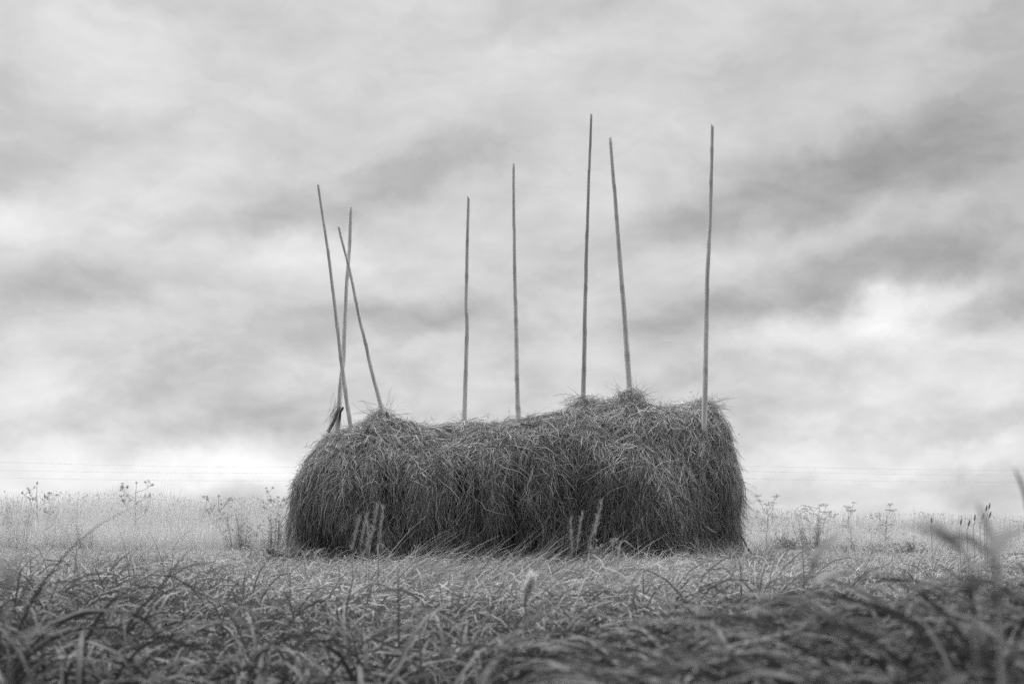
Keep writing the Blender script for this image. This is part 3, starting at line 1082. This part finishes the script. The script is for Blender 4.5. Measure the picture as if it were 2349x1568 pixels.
def leaf(g, p0, azim, length, width, lean, bend, tint, k=9):
    """a broad leaf: two half blades folded along the midrib"""
    s = np.linspace(0, 1, k)
    th = lean + bend * (s[1:] + s[:-1]) / 2
    hx = np.concatenate([[0], np.cumsum(np.sin(th) * length / (k - 1))])
    hz = np.concatenate([[0], np.cumsum(np.cos(th) * length / (k - 1))])
    dx, dy = math.cos(azim), math.sin(azim)
    wp = np.sin(np.pi * np.clip(s, 0, 1) ** 0.75) * 0.5 * width + 0.002
    V = []
    for i in range(k):
        c = np.array(p0) + np.array([hx[i] * dx, hx[i] * dy, hz[i]])
        sd = np.array([-dy, dx, 0.45])
        sd2 = np.array([dy, -dx, 0.45])
        V += [c + sd / np.linalg.norm(sd) * wp[i], c, c + sd2 / np.linalg.norm(sd2) * wp[i]]
    q = []
    for i in range(k - 1):
        a = i * 3
        q += [(a, a + 1, a + 4, a + 3), (a + 1, a + 2, a + 5, a + 4)]
    g.add(V, q, np.full(len(V), tint))


def rosette(px, py, Y, leaves, label, group="broad leaved plants close to the camera", cat="plant", name="leafy_plant"):
    top = P(px, py, Y)
    base_pt = Vector((top.x + 0.02, Y + 0.03, 0))
    e = empty(name, base_pt, label, cat, group)
    g = Geo()
    pts = [base_pt.lerp(top, f) + Vector((0.01 * math.sin(3 * f), 0, 0)) for f in np.linspace(0, 1, 6)]
    g.tube(pts, list(np.linspace(0.0025, 0.0018, 6)), 7, 0.6)
    g.build("stem", M_leaf, e, origin=base_pt)
    for (f, azm, ln, wd, lean, bend, tint) in leaves:
        lg = Geo()
        leaf(lg, base_pt.lerp(top, f), azm, ln * 1.05, wd * 1.5, lean, bend, tint * 0.45)
        lg.build("leaf", M_leaf, e, origin=base_pt)


rosette(1862, 1310, 1.75, [(1.0, math.pi - 0.3, .050, .018, .15, .3, .9), (1.0, 0.2, .060, .018, .55, .3, .9), (.97, .4, .07, .02, 1.1, .5, .8),
                           (.93, math.pi, .07, .02, 1.0, .8, .6),],
        "blurred broad leaved plant with two raised leaves right of the haystack")
rosette(2215, 1275, 1.15, [(1.0, math.pi, .050, .015, .95, .25, .8), (1.0, 2.6, .045, .014, .7, .3, .8), (.98, .2, .035, .013, 1.2, .4, .7),
                           (.96, math.pi + .3, .05, .016, 1.4, .3, .6), (.95, -1.2, .05, .015, .8, .9, .4)],
        "blurred broad leaved plant at the right, its leaves swept left")
rosette(2275, 1285, 1.1, [(1.0, .3, .04, .02, .6, .8, .4), (1.0, 2.8, .04, .02, .7, .8, .4), (.95, -1.4, .04, .015, .9, .9, .3)],
        "dark blurred leafy plant near the right edge behind the swept leaves")
rosette(8, 1318, 1.35, [(1.0, 0.3, .03, .009, .6, .6, 1.2), (1.0, 2.7, .03, .009, .5, .6, 1.2), (.97, 1.0, .03, .010, .3, .5, 1.2), (.9, .1, .05, .012, .9, .8, .9), (.85, 3.0, .05, .012, .9, .8, .9)],
        "blurred leafy plant at the left edge of the photo")
# dock leaves at the left foot of the stack
dk = P(668, 1262, 17.35)
e = empty("dock_plant", (dk.x, 17.35, 0), "low dark broad leaved dock plant at the haystack's left foot", "plant")
for i in range(34):
    lg = Geo()
    azm = R.uniform(0, 2 * math.pi)
    leaf(lg, (dk.x + R.uniform(-.3, .3), 17.35 + R.uniform(-.2, .2), R.uniform(0.2, 0.36)), azm, R.uniform(.18, .32), R.uniform(.09, .13), R.uniform(.4, .9), R.uniform(.7, 1.5), R.uniform(.0, .45))
    lg.build("leaf", M_leaf, e, origin=(dk.x, 17.35, 0))

# single long blades against the sky
def single_blade(pxs, Y, w, tint, label, mat):
    g = Geo()
    pts = [P(a, b_, Y) for a, b_ in pxs]
    A = np.array([[*p] for p in pts])
    base_pt = Vector((A[0][0], Y, 0))
    A = np.vstack([[base_pt.x, Y, 0], A])
    tt = np.linspace(0, 1, len(A))
    s = np.linspace(0, 1, 14)
    Q = np.stack([np.interp(s, tt, A[:, c]) for c in range(3)], -1)
    wd = w * np.interp(s, [0, .4, .8, 1], [.7, 1, .7, .1])
    g.ribbons(Q[None], np.array([[0.93, 0.3, 0.2]]), wd[None], np.array([tint]))
    tag(g.build("grass_shoot", mat, origin=tuple(base_pt)), label, "grass blade", "single long grass blades")


single_blade([(2385, 1330), (2372, 1230), (2352, 1135), (2339, 1098), (2325, 1072)], 1.7, 0.0075, 0.25, "long dark grass blade reaching into the sky at the right edge", M_stalk)
single_blade([(2290, 1330), (2268, 1215), (2255, 1182), (2241, 1150)], 1.25, 0.008, 0.95, "pale blurred grass blade left of the highest timothy spikes", M_stalk)
single_blade([(1418, 1290), (1420, 1262), (1423, 1242), (1432, 1238), (1445, 1247), (1460, 1262)], 8.6, 0.013, 0.9, "pale folded grass blade before the haystack's right half", M_stalk)
single_blade([(868, 1285), (866, 1252), (870, 1245), (878, 1248), (879, 1262)], 8.3, 0.011, 0.95, "pale hooked grass blade before the left half of the hay", M_stalk)
single_blade([(2120, 1500), (2121, 1460), (2118, 1420)], 2.9, 0.011, 0.6, "pale upright grass blade low in the right foreground", M_stalk)
single_blade([(1972, 1545), (1968, 1505), (1962, 1475)], 2.6, 0.016, 0.7, "stout pale grass blade low in the foreground, right of centre", M_stalk)

M_plume = grey("seed_fluff", 0.42, 0.8, transl=0.5, rough=0.9)
# fluffy seed plume in the foreground
pl = P(1205, 1372, 4.2)
plt = P(1222, 1322, 4.2)
e = empty("seed_plume", (pl.x, 4.2, 0), "pale fluffy seed plume in the foreground grass", "seed head")
g = Geo()
g.tube([(pl.x, 4.2, 0), tuple(pl), tuple(plt)], [.003, .003, .002], 6, .5)
g.build("stem", M_stalk, e, origin=(pl.x, 4.2, 0))
g = Geo()
n = 700
f = G.random(n)
rt = np.array(pl)[None] + (np.array(plt) - np.array(pl))[None] * f[:, None] + G.normal(0, 0.006, (n, 3))
blades(g, rt, G.uniform(-np.pi, np.pi, n), G.uniform(.012, .028, n), G.uniform(.3, 1.2, n), G.uniform(0, .6, n), np.full(n, .0025), G.uniform(.6, 1, n), k=3)
g.build("plume", M_plume, e, origin=(pl.x, 4.2, 0))

# two small flowering stalks before the stack
for px, py, lab in ((1368, 1246, "small flowering stalk beside the right half's feathery stalks"), (1407, 1240, "small flowering stalk touching the pale folded blade")):
    q = P(px, py, 8.7)
    e = empty("small_flower_stalk", (q.x - .05, 8.7, 0), lab, "flower", "small flowering stalks before the haystack")
    g = Geo()
    g.tube([(q.x - .05, 8.7, 0), (q.x - .03, 8.7, q.z * .6), tuple(q)], [.003, .0025, .002], 6, .4)
    g.build("stem", M_stalk, e, origin=(q.x - .05, 8.7, 0))
    for _ in range(6):
        g = Geo()
        c = np.array(q) + np.array([R.uniform(-.04, .04), R.uniform(-.03, .03), R.uniform(-.06, .02)])
        n = 16
        blades(g, c[None] + G.normal(0, .005, (n, 3)), G.uniform(-np.pi, np.pi, n), G.uniform(.008, .014, n), G.uniform(0, 1.5, n), np.zeros(n), np.full(n, .006), G.uniform(.5, 1, n), k=3)
        g.build("flower_head", M_stalk, e, origin=(q.x - .05, 8.7, 0))

# upright dark tuft on the left
tb = P(345, 1300, 7.2)
g = Geo()
n = 150
rt = np.stack([tb.x + G.normal(0, .13, n), 7.2 + G.normal(0, .1, n), np.zeros(n)], -1)
blades(g, rt, np.where(rt[:, 0] > tb.x, 0, np.pi) + G.normal(0, .8, n), G.uniform(.35, .66, n), G.uniform(0, .2, n), G.uniform(0.1, .7, n), G.uniform(.006, .010, n), G.uniform(0.05, .35, n), k=7)
tag(g.build("grass_tuft", M_grass, origin=(tb.x, 7.2, 0)), "upright dark grass tuft rising from the meadow at the left", "grass tuft")

# ------------------------------------------------------------------ power lines far behind
M_wire = grey("wire", 0.6, 0.6, rough=0.6)
YW = 140.0


def quad3(p, q, r, x):
    (x0, y0), (x1, y1), (x2, y2) = p, q, r
    return (y0 * (x - x1) * (x - x2) / ((x0 - x1) * (x0 - x2)) + y1 * (x - x0) * (x - x2) / ((x1 - x0) * (x1 - x2))
            + y2 * (x - x0) * (x - x1) / ((x2 - x0) * (x2 - x1)))


WIRES = [((1059, 1071, 1058), (1068, 1077.5), "topmost thin power line crossing the sky behind the haystack"),
         ((1078, 1084, 1070), (1080, 1089.5), "middle thin power line crossing the sky behind the haystack"),
         ((1095, 1102, 1088), (1097, 1104.5), "lowest thin power line crossing the sky behind the haystack")]
for (l0, l1, lm), (r0, r1), lab in WIRES:
    pts = []
    for x in np.linspace(-1300, 1400, 46):
        pts.append(P(x, quad3((0, l0), (660, l1), (1400, lm), x), YW))
    for x in np.linspace(1460, 3700, 40):
        pts.append(P(x, quad3((1400, lm), (1710, r0), (2250, r1), x), YW))
    g = Geo()
    g.tube(pts, [0.0062] * len(pts), 6, 0.5)
    tag(g.build("power_line", M_wire, origin=tuple(pts[0])), lab, "power line", "power lines in the far sky")
